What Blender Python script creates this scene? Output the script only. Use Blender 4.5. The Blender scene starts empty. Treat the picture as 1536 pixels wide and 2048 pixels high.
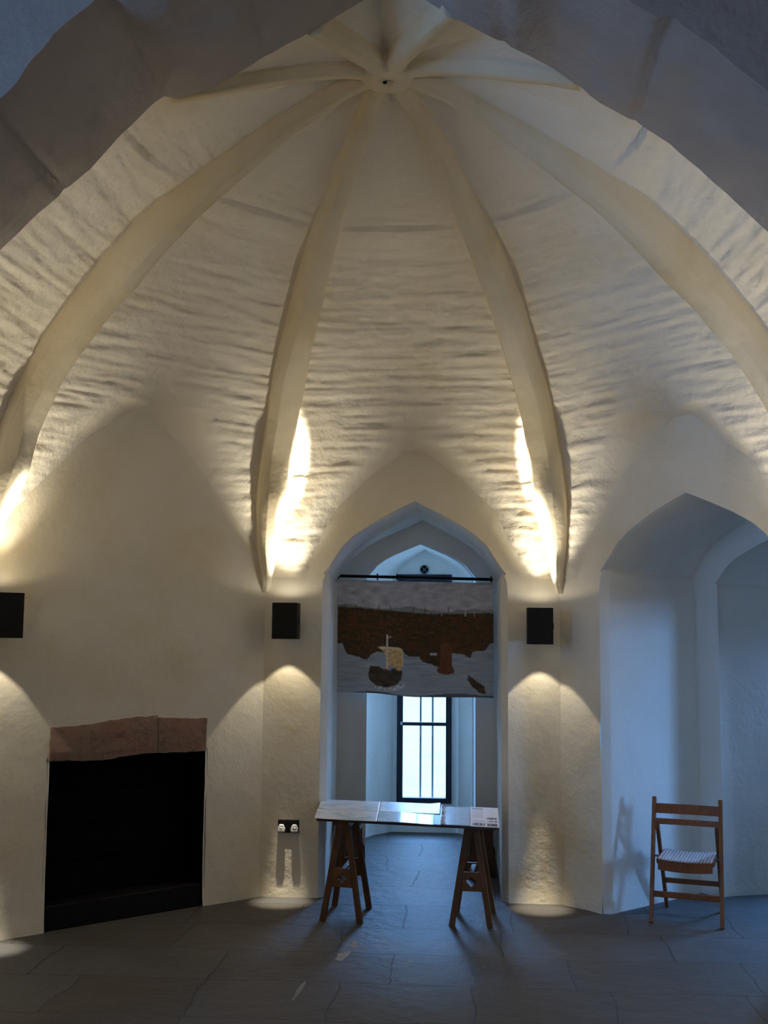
import bpy, bmesh, math, random
from mathutils import Vector, Matrix, noise
random.seed(7)
C = bpy.context.scene
COL = C.collection
S8 = math.sqrt(0.5)
A = 2.41422            # apothem of the octagonal apse (side 2 m)
T225 = math.tan(math.radians(22.5))

# ------------------------------------------------------------------ camera
F_PX, PITCH, ROLL, YAW = 2279.55, .1091, .0084, .0786
cam_d = bpy.data.cameras.new('camera'); cam = bpy.data.objects.new('camera', cam_d); COL.objects.link(cam)
_R = Vector((math.cos(YAW), math.sin(YAW), 0)); _F = Vector((-math.sin(YAW), math.cos(YAW), 0)); _U = Vector((0, 0, 1))
_f = _F*math.cos(PITCH) + _U*math.sin(PITCH); _u = -_F*math.sin(PITCH) + _U*math.cos(PITCH)
_r2 = _R*math.cos(ROLL) + _u*math.sin(ROLL); _u2 = -_R*math.sin(ROLL) + _u*math.cos(ROLL)
M = Matrix((( _r2.x, _u2.x, -_f.x, .4209), (_r2.y, _u2.y, -_f.y, -5.3237), (_r2.z, _u2.z, -_f.z, 1.7242), (0, 0, 0, 1)))
cam.matrix_world = M
cam_d.sensor_fit = 'HORIZONTAL'; cam_d.sensor_width = 36; cam_d.lens = F_PX/1536*36
cam_d.clip_start = .05; cam_d.clip_end = 200
C.camera = cam

# ------------------------------------------------------------------ sky, colour, daylight
w = bpy.data.worlds.new('world'); C.world = w; w.use_nodes = True
bg = w.node_tree.nodes['Background']; bg.inputs[0].default_value = (.55, .80, 1.0, 1); bg.inputs[1].default_value = 1.75
C.view_settings.view_transform = 'Standard'; C.view_settings.look = 'None'
C.view_settings.exposure = 0.85; C.view_settings.gamma = 1; C.view_settings.use_curve_mapping = False
C.cycles.max_bounces = 12; C.cycles.diffuse_bounces = 10; C.cycles.caustics_reflective = False; C.cycles.caustics_refractive = False
C.cycles.use_denoising = True; C.cycles.sample_clamp_indirect = 4

BLUE = (.20, .46, 1.0)
def area(name, loc, target, sx, sy, power, col):
    d = bpy.data.lights.new(name, 'AREA'); d.shape = 'RECTANGLE'; d.size = sx; d.size_y = sy
    d.energy = power; d.color = col
    o = bpy.data.objects.new(name, d); COL.objects.link(o); o.location = loc
    o.rotation_euler = (Vector(target) - Vector(loc)).to_track_quat('-Z', 'Y').to_euler()
    return o
P_FAR, P_SIDE, P_NICHE, P_NAVE = 360, 50, 85, 120
area('daylight_far_window', (-.02, 6.5, 2.35), (-.02, 4.0, .75), 3.2, 1.5, P_FAR, BLUE)

def lamp(name, loc, power, col, r):
    d = bpy.data.lights.new(name, 'POINT'); d.energy = power; d.color = col; d.shadow_soft_size = r
    o = bpy.data.objects.new(name, d); COL.objects.link(o); o.location = loc
lamp('nave_fill', (2.2, -6.6, 1.9), 22, (1, .93, .86), .12)  # added fill light behind the camera, brightens banner and far wall
lamp('nave_fill', (-1.8, -6.6, 1.9), 22, (1, .93, .86), .12)  # second added fill light, not a known lamp of the nave
WARM = (1.0, .90, .69)
UP_WIDE, UP_MID, UP_CORE, DN_WIDE, DN_CORE = .50, 25, 1350, 3.5, 175

up = Vector((0, 0, 1))

# ------------------------------------------------------------------ materials
def mat(name, base, rough=.8, spec=.3):
    m = bpy.data.materials.new(name); m.use_nodes = True
    b = m.node_tree.nodes['Principled BSDF']
    b.inputs['Base Color'].default_value = (*base, 1); b.inputs['Roughness'].default_value = rough
    b.inputs['Specular IOR Level'].default_value = spec
    return m, m.node_tree.nodes, m.node_tree.links, b
def mixed(N, L, fac, c1, c2):
    x = N.new('ShaderNodeMix'); x.data_type = 'RGBA'
    if isinstance(fac, (int, float)): x.inputs[0].default_value = fac
    else: L.new(fac, x.inputs[0])
    for i, c in ((6, c1), (7, c2)):
        if isinstance(c, tuple): x.inputs[i].default_value = (*c, 1)
        else: L.new(c, x.inputs[i])
    return x.outputs[2]
def nz(N, L, vec, scale, detail=4, rough=.55):
    n = N.new('ShaderNodeTexNoise'); n.inputs['Scale'].default_value = scale; n.inputs['Detail'].default_value = detail
    n.inputs['Roughness'].default_value = rough
    if vec is not None: L.new(vec, n.inputs['Vector'])
    return n.outputs['Fac']
def ramp(N, L, fac, a, b):
    r = N.new('ShaderNodeMapRange'); r.inputs[1].default_value = a; r.inputs[2].default_value = b
    L.new(fac, r.inputs[0]); return r.outputs[0]
def bumped(N, L, b, h, strength, dist):
    u = N.new('ShaderNodeBump'); u.inputs['Strength'].default_value = strength; u.inputs['Distance'].default_value = dist
    L.new(h, u.inputs['Height']); L.new(u.outputs[0], b.inputs['Normal'])
def math_(N, L, op, a, b):
    m = N.new('ShaderNodeMath'); m.operation = op
    for i, x in enumerate((a, b)):
        if isinstance(x, (int, float)): m.inputs[i].default_value = x
        else: L.new(x, m.inputs[i])
    return m.outputs[0]
def plaster(name, c1, c2, stain, s_lo, s_hi, bump=.5):
    m, N, L, b = mat(name, c1, .9, .15)
    g = N.new('ShaderNodeNewGeometry').outputs['Position']
    base = mixed(N, L, ramp(N, L, nz(N, L, g, 3.0), .35, .7), c1, c2)
    st = ramp(N, L, nz(N, L, g, 1.5, 6, .6), s_lo, s_hi)
    L.new(mixed(N, L, st, base, stain), b.inputs['Base Color'])
    h = math_(N, L, 'ADD', nz(N, L, g, 22, 5, .6), math_(N, L, 'MULTIPLY', nz(N, L, g, 6, 3), 1.5))
    bumped(N, L, b, h, bump, .012)
    return m
M_WALL = plaster('cream_limewash', (.81, .75, .63), (.84, .79, .69), (.68, .56, .34), .46, .80, .35)
M_WEB = plaster('web_limewash', (.82, .76, .65), (.85, .80, .71), (.70, .58, .36), .50, .85, .6)
M_RIB = plaster('ochre_limewash', (.78, .69, .52), (.82, .76, .64), (.66, .53, .29), .40, .72, .35)
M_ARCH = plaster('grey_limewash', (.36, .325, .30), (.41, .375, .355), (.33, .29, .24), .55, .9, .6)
M_RECESS = plaster('white_limewash', (.80, .77, .71), (.84, .81, .76), (.72, .66, .55), .55, .9, .3)

def stone_floor():
    m, N, L, b = mat('flagstone', (.3, .28, .26), .55, .34)
    g = N.new('ShaderNodeNewGeometry').outputs['Position']
    nv = N.new('ShaderNodeTexNoise'); nv.inputs['Scale'].default_value = 1.7; nv.inputs['Detail'].default_value = 4; L.new(g, nv.inputs['Vector'])
    sub = N.new('ShaderNodeVectorMath'); sub.operation = 'SUBTRACT'; L.new(nv.outputs['Color'], sub.inputs[0]); sub.inputs[1].default_value = (.5, .5, .5)
    sc = N.new('ShaderNodeVectorMath'); sc.operation = 'SCALE'; L.new(sub.outputs[0], sc.inputs[0]); sc.inputs['Scale'].default_value = .16
    ad = N.new('ShaderNodeVectorMath'); ad.operation = 'ADD'; L.new(g, ad.inputs[0]); L.new(sc.outputs[0], ad.inputs[1])
    br = N.new('ShaderNodeTexBrick'); L.new(ad.outputs[0], br.inputs['Vector'])
    br.offset = .37; br.squash = .72; br.squash_frequency = 3; br.offset_frequency = 2
    br.inputs['Scale'].default_value = 1; br.inputs['Brick Width'].default_value = .92; br.inputs['Row Height'].default_value = .56
    br.inputs['Mortar Size'].default_value = .006; br.inputs['Mortar Smooth'].default_value = .5; br.inputs['Bias'].default_value = 0
    br.inputs['Color1'].default_value = (.074, .068, .062, 1); br.inputs['Color2'].default_value = (.088, .091, .098, 1); br.inputs['Mortar'].default_value = (.046, .041, .036, 1)
    mot = ramp(N, L, nz(N, L, g, 5, 6, .65), .35, .75)
    c = mixed(N, L, math_(N, L, 'MULTIPLY', mot, .5), br.outputs['Color'], (.060, .053, .046))
    spk = ramp(N, L, nz(N, L, g, 17, 3, .5), .72, .76)
    c = mixed(N, L, math_(N, L, 'MULTIPLY', spk, .35), c, (.3, .28, .26))
    L.new(c, b.inputs['Base Color'])
    h = math_(N, L, 'ADD', math_(N, L, 'MULTIPLY', br.outputs['Fac'], -1.2), math_(N, L, 'MULTIPLY', nz(N, L, g, 9, 6, .6), 1.0))
    bumped(N, L, b, h, .6, .02)
    return m
M_FLOOR = stone_floor()

def wood(name, c1, c2, rough=.4, stretch=(2, 2, 18), spec=.4):
    m, N, L, b = mat(name, c1, rough, spec)
    tc = N.new('ShaderNodeTexCoord'); mp = N.new('ShaderNodeMapping'); mp.inputs['Scale'].default_value = stretch
    L.new(tc.outputs['Object'], mp.inputs[0])
    n = nz(N, L, mp.outputs[0], 6, 5, .6)
    L.new(mixed(N, L, ramp(N, L, n, .35, .65), c1, c2), b.inputs['Base Color'])
    bumped(N, L, b, n, .15, .002)
    return m
M_CHAIR = wood('teak_brown_wood', (.135, .045, .013), (.205, .076, .025), .38, (14, 14, 2))
M_TREST = wood('oak_brown_wood', (.088, .039, .013), (.135, .062, .024), .45, (14, 14, 2))
M_BENCH = wood('dark_oak', (.035, .018, .009), (.06, .031, .015), .22, (10, 2, 10), .5)
M_BOARD = wood('board_edge', (.05, .04, .035), (.08, .065, .055), .4)
M_BLACK = mat('black_metal', (.006, .006, .0065), .6, .15)[0]
M_SOOT = mat('soot_black', (.003, .003, .003), .9, .05)[0]
M_KERB = mat('black_slate', (.0055, .005, .006), .6, .15)[0]
M_FRAME = mat('navy_paint', (.012, .016, .030), .45, .35)[0]
M_WHITE = mat('white_plastic', (.62, .62, .62), .4, .4)[0]
M_BAR = mat('grey_iron', (.16, .20, .22), .6, .2)[0]
M_STEEL = mat('bolt_steel', (.10, .10, .11), .4, .4)[0]
M_BAND = mat('pale_bulb', (.8, .78, .7), .3, .4)[0]
M_SEAT = wood('pale_seat_slats', (.50, .42, .41), (.60, .52, .50), .35, (30, 2, 2))
M_GROUND = plaster('pale_ground', (.62, .64, .62), (.7, .72, .7), (.5, .56, .5), .5, .8, .2)
def red_stone():
    m, N, L, b = mat('red_sandstone', (.25, .15, .12), .9, .1)
    g = N.new('ShaderNodeNewGeometry').outputs['Position']
    c = mixed(N, L, ramp(N, L, nz(N, L, g, 5, 6, .7), .35, .65), (.40, .225, .18), (.33, .255, .20))
    c = mixed(N, L, ramp(N, L, nz(N, L, g, 18, 5, .7), .55, .75), c, (.15, .105, .082))
    L.new(c, b.inputs['Base Color']); bumped(N, L, b, nz(N, L, g, 20, 8, .7), 1.0, .03)
    return m
M_RED = red_stone()
def glass_mat():
    m = bpy.data.materials.new('window_glass'); m.use_nodes = True; N, L = m.node_tree.nodes, m.node_tree.links
    N.remove(N['Principled BSDF'])
    t = N.new('ShaderNodeBsdfTransparent'); t.inputs[0].default_value = (.93, .98, 1, 1)
    g = N.new('ShaderNodeBsdfGlossy'); g.inputs['Roughness'].default_value = .03
    x = N.new('ShaderNodeMixShader'); x.inputs[0].default_value = .06
    L.new(t.outputs[0], x.inputs[1]); L.new(g.outputs[0], x.inputs[2]); L.new(x.outputs[0], N['Material Output'].inputs[0])
    return m
M_GLASS = glass_mat()
def painted(name, rough, spec=.3, weave=0, coat=0):
    m, N, L, b = mat(name, (1, 1, 1), rough, spec)
    at = N.new('ShaderNodeAttribute'); at.attribute_name = 'paint'
    L.new(at.outputs['Color'], b.inputs['Base Color'])
    if coat:
        b.inputs['Coat Weight'].default_value = coat; b.inputs['Coat Roughness'].default_value = .06
    if weave:
        g = N.new('ShaderNodeNewGeometry').outputs['Position']
        bumped(N, L, b, nz(N, L, g, 60, 3), weave, .004)
    return m
M_PAINT = painted('painted_canvas', .85, .1, .4)
M_PRINT = painted('paper_print', .30, .5)
M_GLOSSY = painted('laminated_print', .25, .5, 0, 1.0)
M_CARD = painted('printed_card', .5, .3)

# ------------------------------------------------------------------ mesh helpers
class MB:
    def __init__(s): s.v = []; s.f = []
    def add(s, pts, faces):
        o = len(s.v); s.v += [tuple(p) for p in pts]; s.f += [tuple(i + o for i in f) for f in faces]
    def grid(s, rows, closed=False):
        n = len(rows[0]); o = len(s.v)
        for r in rows: s.v += [tuple(p) for p in r]
        for i in range(len(rows) - 1):
            for j in range(n if closed else n - 1):
                k = (j + 1) % n
                s.f.append((o + i*n + j, o + i*n + k, o + (i+1)*n + k, o + (i+1)*n + j))
    def hexa(s, p):   # 8 corners, bottom ring then top ring
        s.add(p, [(0, 3, 2, 1), (4, 5, 6, 7), (0, 1, 5, 4), (1, 2, 6, 5), (2, 3, 7, 6), (3, 0, 4, 7)])
    def box(s, c, sz, ax=None):
        c = Vector(c); X, Y, Z = ax or (Vector((1, 0, 0)), Vector((0, 1, 0)), Vector((0, 0, 1)))
        h = [x/2 for x in sz]
        s.hexa([c + X*h[0]*a + Y*h[1]*b + Z*h[2]*d for d in (-1, 1) for a, b in ((-1, -1), (1, -1), (1, 1), (-1, 1))])
    def bar(s, p, q, wx, wy, side):   # bar from p to q; side = direction of width wx
        p, q = Vector(p), Vector(q); Z = (q - p).normalized(); X = (Vector(side) - Z*Vector(side).dot(Z)).normalized(); Y = Z.cross(X)
        s.box((p + q)/2, (wx, wy, (q - p).length), (X, Y, Z))
    def tube(s, p, q, r, n=14, r2=None):
        p, q = Vector(p), Vector(q); Z = (q - p).normalized(); X = Z.orthogonal().normalized(); Y = Z.cross(X); r2 = r if r2 is None else r2
        pts = []
        for c, rr in ((p, r), (q, r2)):
            pts += [c + (X*math.cos(2*math.pi*i/n) + Y*math.sin(2*math.pi*i/n))*rr for i in range(n)]
        fs = [(i, (i+1) % n, n + (i+1) % n, n + i) for i in range(n)] + [tuple(range(n))[::-1], tuple(range(n, 2*n))]
        s.add(pts, fs)
    def prism(s, outline, O, X, Y, Z, depth):   # planar outline extruded along Z by depth
        O, X, Y, Z = map(Vector, (O, X, Y, Z)); n = len(outline)
        s.add([O + X*a + Y*b for a, b in outline] + [O + X*a + Y*b + Z*depth for a, b in outline],
              [tuple(range(n))[::-1], tuple(range(n, 2*n))] + [(i, (i+1) % n, n + (i+1) % n, n + i) for i in range(n)])
def build(name, mb, m, parent=None, smooth=False, bevel=0, bseg=2, recalc=True, weld=False):
    me = bpy.data.meshes.new(name); me.from_pydata(mb.v, [], mb.f); me.validate()
    if recalc:
        bm = bmesh.new(); bm.from_mesh(me)
        if weld: bmesh.ops.remove_doubles(bm, verts=bm.verts, dist=1e-5)
        bmesh.ops.recalc_face_normals(bm, faces=bm.faces); bm.to_mesh(me); bm.free()
    me.materials.append(m)
    if smooth:
        for p in me.polygons: p.use_smooth = True
    o = bpy.data.objects.new(name, me); COL.objects.link(o)
    if parent is not None:
        o.parent = parent; o.matrix_parent_inverse = Matrix.Translation(-parent.location) if parent.type == 'EMPTY' else Matrix()
        if parent.type != 'EMPTY' and parent.parent: pass
    if bevel:
        b = o.modifiers.new('bevel', 'BEVEL'); b.width = bevel; b.segments = bseg; b.limit_method = 'ANGLE'; b.angle_limit = math.radians(35)
    return o
def sub(o, parent):     # parent a mesh already placed in world space under another mesh
    o.parent = parent; o.matrix_parent_inverse = Matrix()
    return o
def struct(o): o['kind'] = 'structure'; return o
def thing(name, loc, label, cat, group=None):
    o = bpy.data.objects.new(name, None); COL.objects.link(o); o.location = loc; o.empty_display_size = .1
    return tag(o, label, cat, group)
def tag(o, label, cat, group=None):
    o['label'] = label; o['category'] = cat
    if group: o['group'] = group
    return o
def lerp_tab(tab, x):
    if x <= tab[0][0]: return tab[0][1]
    for (a, b), (c, d) in zip(tab, tab[1:]):
        if x <= c: return b + (d - b)*(x - a)/(c - a) if c > a else d
    return tab[-1][1]
def sm(a, b, x):
    t = min(1, max(0, (x - a)/(b - a))); return t*t*(3 - 2*t)
def fb(x, y, z, oct=3): return noise.fractal((x, y, z), 1.0, 2.0, oct)

# ------------------------------------------------------------------ bays of the octagon
class Bay:
    def __init__(s, ang):
        s.N = Vector((math.cos(ang), math.sin(ang), 0)); s.U = Vector((math.sin(ang), -math.cos(ang), 0)); s.m = s.N*A
    def P(s, u, d, z): return s.m + s.U*u + s.N*d + Vector((0, 0, z))
BAYS = [Bay(math.radians(90 - 45*k)) for k in range(8)]    # 0 far, 1 right diagonal, 2 right side ... 6 left side, 7 left diagonal
FAR, RIGHT, LEFT = BAYS[0], BAYS[1], BAYS[7]

ARCHSHAPE = [(0, 1.05), (.40, .825), (.55, .685), (.70, .49), (.85, .25), (1, 0)]
class Opening:
    def __init__(s, c, hw, zs, apex, shape=ARCHSHAPE, e=.045, flat=False): s.e = e; s.flat = flat; s.c, s.hw, s.zs, s.apex, s.shape = c, hw, zs, apex, shape
    def half(s, z, grow=0):
        if z >= s.apex: return 0
        if grow: grow = grow*(1 - .8*sm(s.zs - .08, s.zs + .06, z))*min(1, (s.apex - z)/.05)
        h = s.hw if z <= s.zs else s.hw*lerp_tab(s.shape, (z - s.zs)/(s.apex - s.zs))
        return h + grow
    def rows(s, ztop):
        zs = [i*.06 for i in range(int(s.zs/.06) + 1)] + [s.zs]
        n = 36
        zs += [s.zs + (s.apex - s.zs)*(i/n) for i in range(1, n + 1)]
        return sorted(set(round(z, 4) for z in zs))

GW = {0: (.02, [(2.10, .66), (2.3, .61), (2.6, .47), (2.8, .27), (3.0, 0)]),
      7: (.0, [(2.10, .99), (2.3, .88), (2.5, .68), (2.68, .53), (2.95, .28), (3.15, 0)]),
      1: (.0, [(2.10, .80), (2.3, .74), (2.6, .52), (2.8, .37), (3.1, 0)])}
ZL = 2.12
def wall_bay(name, bay, k, op, ztop, mtl, nL=16):
    c0, gw = GW[k]
    rows = op.rows(ztop); z = rows[-1]
    while z < ztop: z += .05; rows.append(z)
    R = []
    for z in rows:
        W = 1.0 if z <= ZL + .02 else min(1.0, lerp_tab(gw, z) + .22)
        e = op.e
        h = op.half(z, e); r = []
        for side in (-1, 1):
            us = []
            if op.flat: h = op.hw + .006
            for j in range(nL + 1):
                t = j/nL
                us.append(side*W*(1 - t) + (op.c + side*h)*t)
            if side == 1: us = us[::-1]
            if op.flat and side == 1: us = [op.c - h + 2*h*q/12 for q in range(1, 12)] + us
            for u in us:
                fade = min(1, (1 - abs(u))*6)
                d = .012*fade*fb(u*1.6 + k*7, z*1.6, 3.1) + .004*fade*fb(u*7, z*7, k*3.0)
                if z < .1: d -= .012*(1 - z/.1)
                r.append(bay.P(u, d, z))
        R.append(r)
    mb = MB(); n = len(R[0])
    for r in R: mb.v += [tuple(p) for p in r]
    for i in range(len(R) - 1):
        for j in range(n - 1):
            if (op.flat and nL <= j < nL + 12 and rows[i] < op.apex - .002) or (not op.flat and j == nL): continue
            mb.f.append((i*n + j, i*n + j + 1, (i+1)*n + j + 1, (i+1)*n + j))
    return struct(build(name, mb, mtl, smooth=True, weld=True))
def reveal(mb, bay, op, stations):
    """lining of an opening: stations = [(depth, left half-width factor, right factor)], lofted along the outline"""
    rows = op.rows(0); e = op.e
    for side in (-1, 1):
        G = []
        for z in rows:
            dj = op.half(z, e) - op.half(z)
            r = [bay.P(op.c + side*op.half(z, e), .0, z), bay.P(op.c + side*(op.half(z) + dj*.12), dj*.85, z)]
            for (d, fl, fr) in stations:
                fct = fl if side < 0 else fr
                jit = .008*fb(d*3, z*2.5, side*5.0) if z < op.zs else .004*fb(d*3, z*2.5, side*5.0)
                r.append(bay.P(op.c + side*op.half(z)*fct + side*abs(jit), d, z + (0 if z < op.zs else jit)))
            G.append(r)
        mb.grid(G)
def return_face(mb, bay, d, op, fl, fr, inner):
    rows = sorted(set(op.rows(0) + [z for z in inner.rows(0)]))
    for side, fct in ((-1, fl), (1, fr)):
        mb.grid([[bay.P(op.c + side*(op.half(z)*fct + .03)*(1 - t) + (inner.c + side*inner.half(z))*t if z < op.apex else op.c, d, z) for t in (0, .5, 1)] for z in rows])

OP_FAR = Opening(.022, .585, 2.14, 2.65)
OP_RIGHT = Opening(.01, .63, 2.15, 2.615)
OP_FIRE = Opening(.022, .528, .985, .99, [(0, 1), (.98, 1), (1, 0)], .006, True)
wall_bay('wall_far', FAR, 0, OP_FAR, 3.2, M_WALL)
wall_bay('wall_right_diagonal', RIGHT, 1, OP_RIGHT, 3.3, M_WALL)
wall_bay('wall_left_diagonal', LEFT, 7, OP_FIRE, 3.3, M_WALL)

# far recess: passage, return wall and rounded window embrasure
IN_FAR = Opening(-.01, .425, 2.17, 2.46, e=0)
mb = MB()
D1 = 3.70 - A
reveal(mb, FAR, OP_FAR, [(.055, 1, 1)] + [(D1*t, 1 + .14*t, 1 - .01*t) for t in (.2, .4, .6, .8, 1)])
return_face(mb, FAR, D1, OP_FAR, 1.14, .99, IN_FAR)
mb2 = MB()
Y_WIN = 5.05; DW = Y_WIN - A
st = [(D1, 1.0), (D1 + .05, 1.05), (D1 + .3, 1.18), (D1 + .6, 1.26), (D1 + .85, 1.24), (D1 + 1.05, 1.14), (D1 + 1.18, 1.0), (D1 + 1.27, .83), (DW - .01, .70)]
rows = IN_FAR.rows(0)
for side in (-1, 1):
    mb2.grid([[FAR.P(IN_FAR.c + side*IN_FAR.half(z)*fc, d, z + (.0 if z < IN_FAR.zs else .05*min(1, (d - D1)*2))) for d, fc in st] for z in rows])
struct(build('wall_far_recess', mb, M_RECESS, smooth=True)).data
struct(build('wall_far_embrasure', mb2, M_RECESS, smooth=True))
# right recess: left jamb, return, rounded inner niche, side light passage cut through the right jamb
IN_R = Opening(.02, .47, 2.10, 2.42, e=0)
mb = MB()
rows = OP_RIGHT.rows(0)
DR = 1.0
for side in (-1, 1):
    G = []
    for z in rows:
        dj = OP_RIGHT.half(z, .045) - OP_RIGHT.half(z)
        r = [RIGHT.P(OP_RIGHT.c + side*OP_RIGHT.half(z, .045), 0, z), RIGHT.P(OP_RIGHT.c + side*(OP_RIGHT.half(z) + dj*.12), dj*.85, z)]
        for d in (.055, .12, .25, .4, .55, .7, .85, .93, DR):
            r.append(RIGHT.P(OP_RIGHT.c + side*(OP_RIGHT.half(z) + abs(.01*fb(d*3, z*2, 9.0))), d, z + (0 if z < OP_RIGHT.zs else .006*fb(d*4, z*3, 2.0))))
        G.append(r)
    if side == -1: mb.grid(G)
    else:
        zi = max(i for i, z in enumerate(rows) if z <= 1.72)
        mb.grid(G[zi:]); mb.grid([g[:4] for g in G[:zi + 1]]); mb.grid([g[-2:] for g in G[:zi + 1]])
return_face(mb, RIGHT, DR, OP_RIGHT, 1, 1, IN_R)
struct(build('wall_right_recess', mb, M_RECESS, smooth=True))
mb = MB()
st = [(DR, 1.0), (DR + .02, 1.0), (DR + .12, .93), (DR + .3, .74), (DR + .45, .60), (DR + .62, .52)]
rows = IN_R.rows(0)
for side in (-1, 1):
    mb.grid([[RIGHT.P(IN_R.c + side*IN_R.half(z)*fc, d, z) for d, fc in st] for z in rows])
struct(build('wall_right_embrasure', mb, M_RECESS, smooth=True))
def R_(u, d, z): return RIGHT.P(u, d, z)
# window seat wall under and over the niche window
mb = MB(); dW = DR + .62
mb.add([R_(-.3, dW, 0), R_(.34, dW, 0), R_(.34, dW, .5), R_(-.3, dW, .5)], [(0, 1, 2, 3)])
mb.add([R_(-.3, dW, 1.95), R_(.34, dW, 1.95), R_(.34, dW, 2.6), R_(-.3, dW, 2.6)], [(0, 1, 2, 3)])
for a, b in ((-.3, -.21), (.25, .34)): mb.add([R_(a, dW, .5), R_(b, dW, .5), R_(b, dW, 1.95), R_(a, dW, 1.95)], [(0, 1, 2, 3)])
struct(build('wall_right_window_wall', mb, M_RECESS))
# side passage: two walls, lintel and end wall with a small window, running off to the right
dirp = Vector((.877, -.48, 0)).normalized(); nrm = Vector((.48, .877, 0)).normalized()
q0 = R_(.66, .13, 0); q1 = R_(.66, .93, 0); LEN = 3.0
wid = (q1 - q0).dot(nrm); q1b = q0 + nrm*wid
e0 = q0 + dirp*LEN; e1 = e0 + nrm*wid; zc = 1.72; up = Vector((0, 0, 1))
mb = MB()
mb.add([q0, e0, e0 + up*zc, q0 + up*zc], [(0, 1, 2, 3)])
mb.add([q1, e1, e1 + up*zc, q1 + up*zc], [(0, 1, 2, 3)])
mb.add([q0 + up*zc, e0 + up*zc, e1 + up*zc, q1 + up*zc], [(0, 1, 2, 3)])
WA, WB, ZA, ZB = .20, .60, .85, 1.62
def E_(t, z): return e0 + nrm*t + up*z
mb.add([E_(0, 0), E_(wid, 0), E_(wid, ZA), E_(0, ZA)], [(0, 1, 2, 3)]); mb.add([E_(0, ZB), E_(wid, ZB), E_(wid, zc), E_(0, zc)], [(0, 1, 2, 3)])
mb.add([E_(0, ZA), E_(WA, ZA), E_(WA, ZB), E_(0, ZB)], [(0, 1, 2, 3)]); mb.add([E_(WB, ZA), E_(wid, ZA), E_(wid, ZB), E_(WB, ZB)], [(0, 1, 2, 3)])
struct(build('wall_side_passage', mb, M_RECESS))

# side walls of the apse, straight runs to the arch
mb = MB(); mb.grid([[Vector((-A + .012*fb(y*2, z*2, 1), y, z)) for y in [1.0 - i*.1 for i in range(17)]] for z in [i*.1 for i in range(25)]]); struct(build('wall_left', mb, M_WALL, smooth=True))
mb = MB(); mb.grid([[Vector((A - .012*fb(y*2, z*2, 4), y, z)) for y in [1.0 - i*.1 for i in range(17)]] for z in [i*.1 for i in range(25)]]); struct(build('wall_right', mb, M_WALL, smooth=True))

# ------------------------------------------------------------------ vault webs
WEBC = [(2.613, ZL), (2.597, 2.3), (2.525, 2.62), (2.37, 2.98), (2.13, 3.33), (1.90, 3.58), (1.67, 3.80), (1.42, 3.99), (1.15, 4.115), (.87, 4.24), (.58, 4.36), (.3, 4.455), (.06, 4.488)]
def resample(tab, n):
    # Catmull-Rom through the profile points, evenly spaced
    P = [Vector((a, b)) for a, b in tab]; out = []
    for i in range(len(P) - 1):
        p0 = P[max(0, i-1)]; p1 = P[i]; p2 = P[i+1]; p3 = P[min(len(P)-1, i+2)]
        for k in range(30):
            t = k/30
            out.append(.5*((2*p1) + (-p0 + p2)*t + (2*p0 - 5*p1 + 4*p2 - p3)*t*t + (-p0 + 3*p1 - 3*p2 + p3)*t**3))
    out.append(P[-1]); L = [0]
    for a, b in zip(out, out[1:]): L.append(L[-1] + (b - a).length)
    res = []; j = 0
    for i in range(n):
        s = L[-1]*i/(n - 1)
        while j < len(L) - 2 and L[j+1] < s: j += 1
        t = (s - L[j])/max(1e-9, L[j+1] - L[j]); res.append((s, out[j].lerp(out[j+1], t)))
    return res
def arch_y(x):      # plan line of the arch edge
    if x < -.28: return -.42 - .24*sm(-1.0, -.28, x)
    if x < .34: return -.66 - .15*sm(-.28, .34, x)
    return -.81 + .42*sm(.34, .92, x)
web = MB()
NR, NC = 300, 60
WEB_SIDE = [(2.613, ZL), (2.60, 2.6), (2.50, 3.0), (2.28, 3.4), (1.95, 3.75), (1.58, 4.0), (1.3, 4.12), (1.1, 4.205), (.87, 4.28), (.63, 4.36), (.39, 4.43), (.19, 4.472), (.06, 4.488)]
WEB_BACK = [(2.613, ZL), (2.60, 2.7), (2.48, 3.2), (2.2, 3.65), (1.8, 3.98), (1.4, 4.18), (1.05, 4.31), (.72, 4.39), (.475, 4.43), (.23, 4.465), (.06, 4.488)]
prof_n, prof_s, prof_b = resample(WEBC, NR), resample(WEB_SIDE, NR), resample(WEB_BACK, NR)
CORNER = [prof_n, prof_n, prof_s, prof_b, prof_b, prof_s, prof_n, prof_n]     # the corner on the right of each bay
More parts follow.
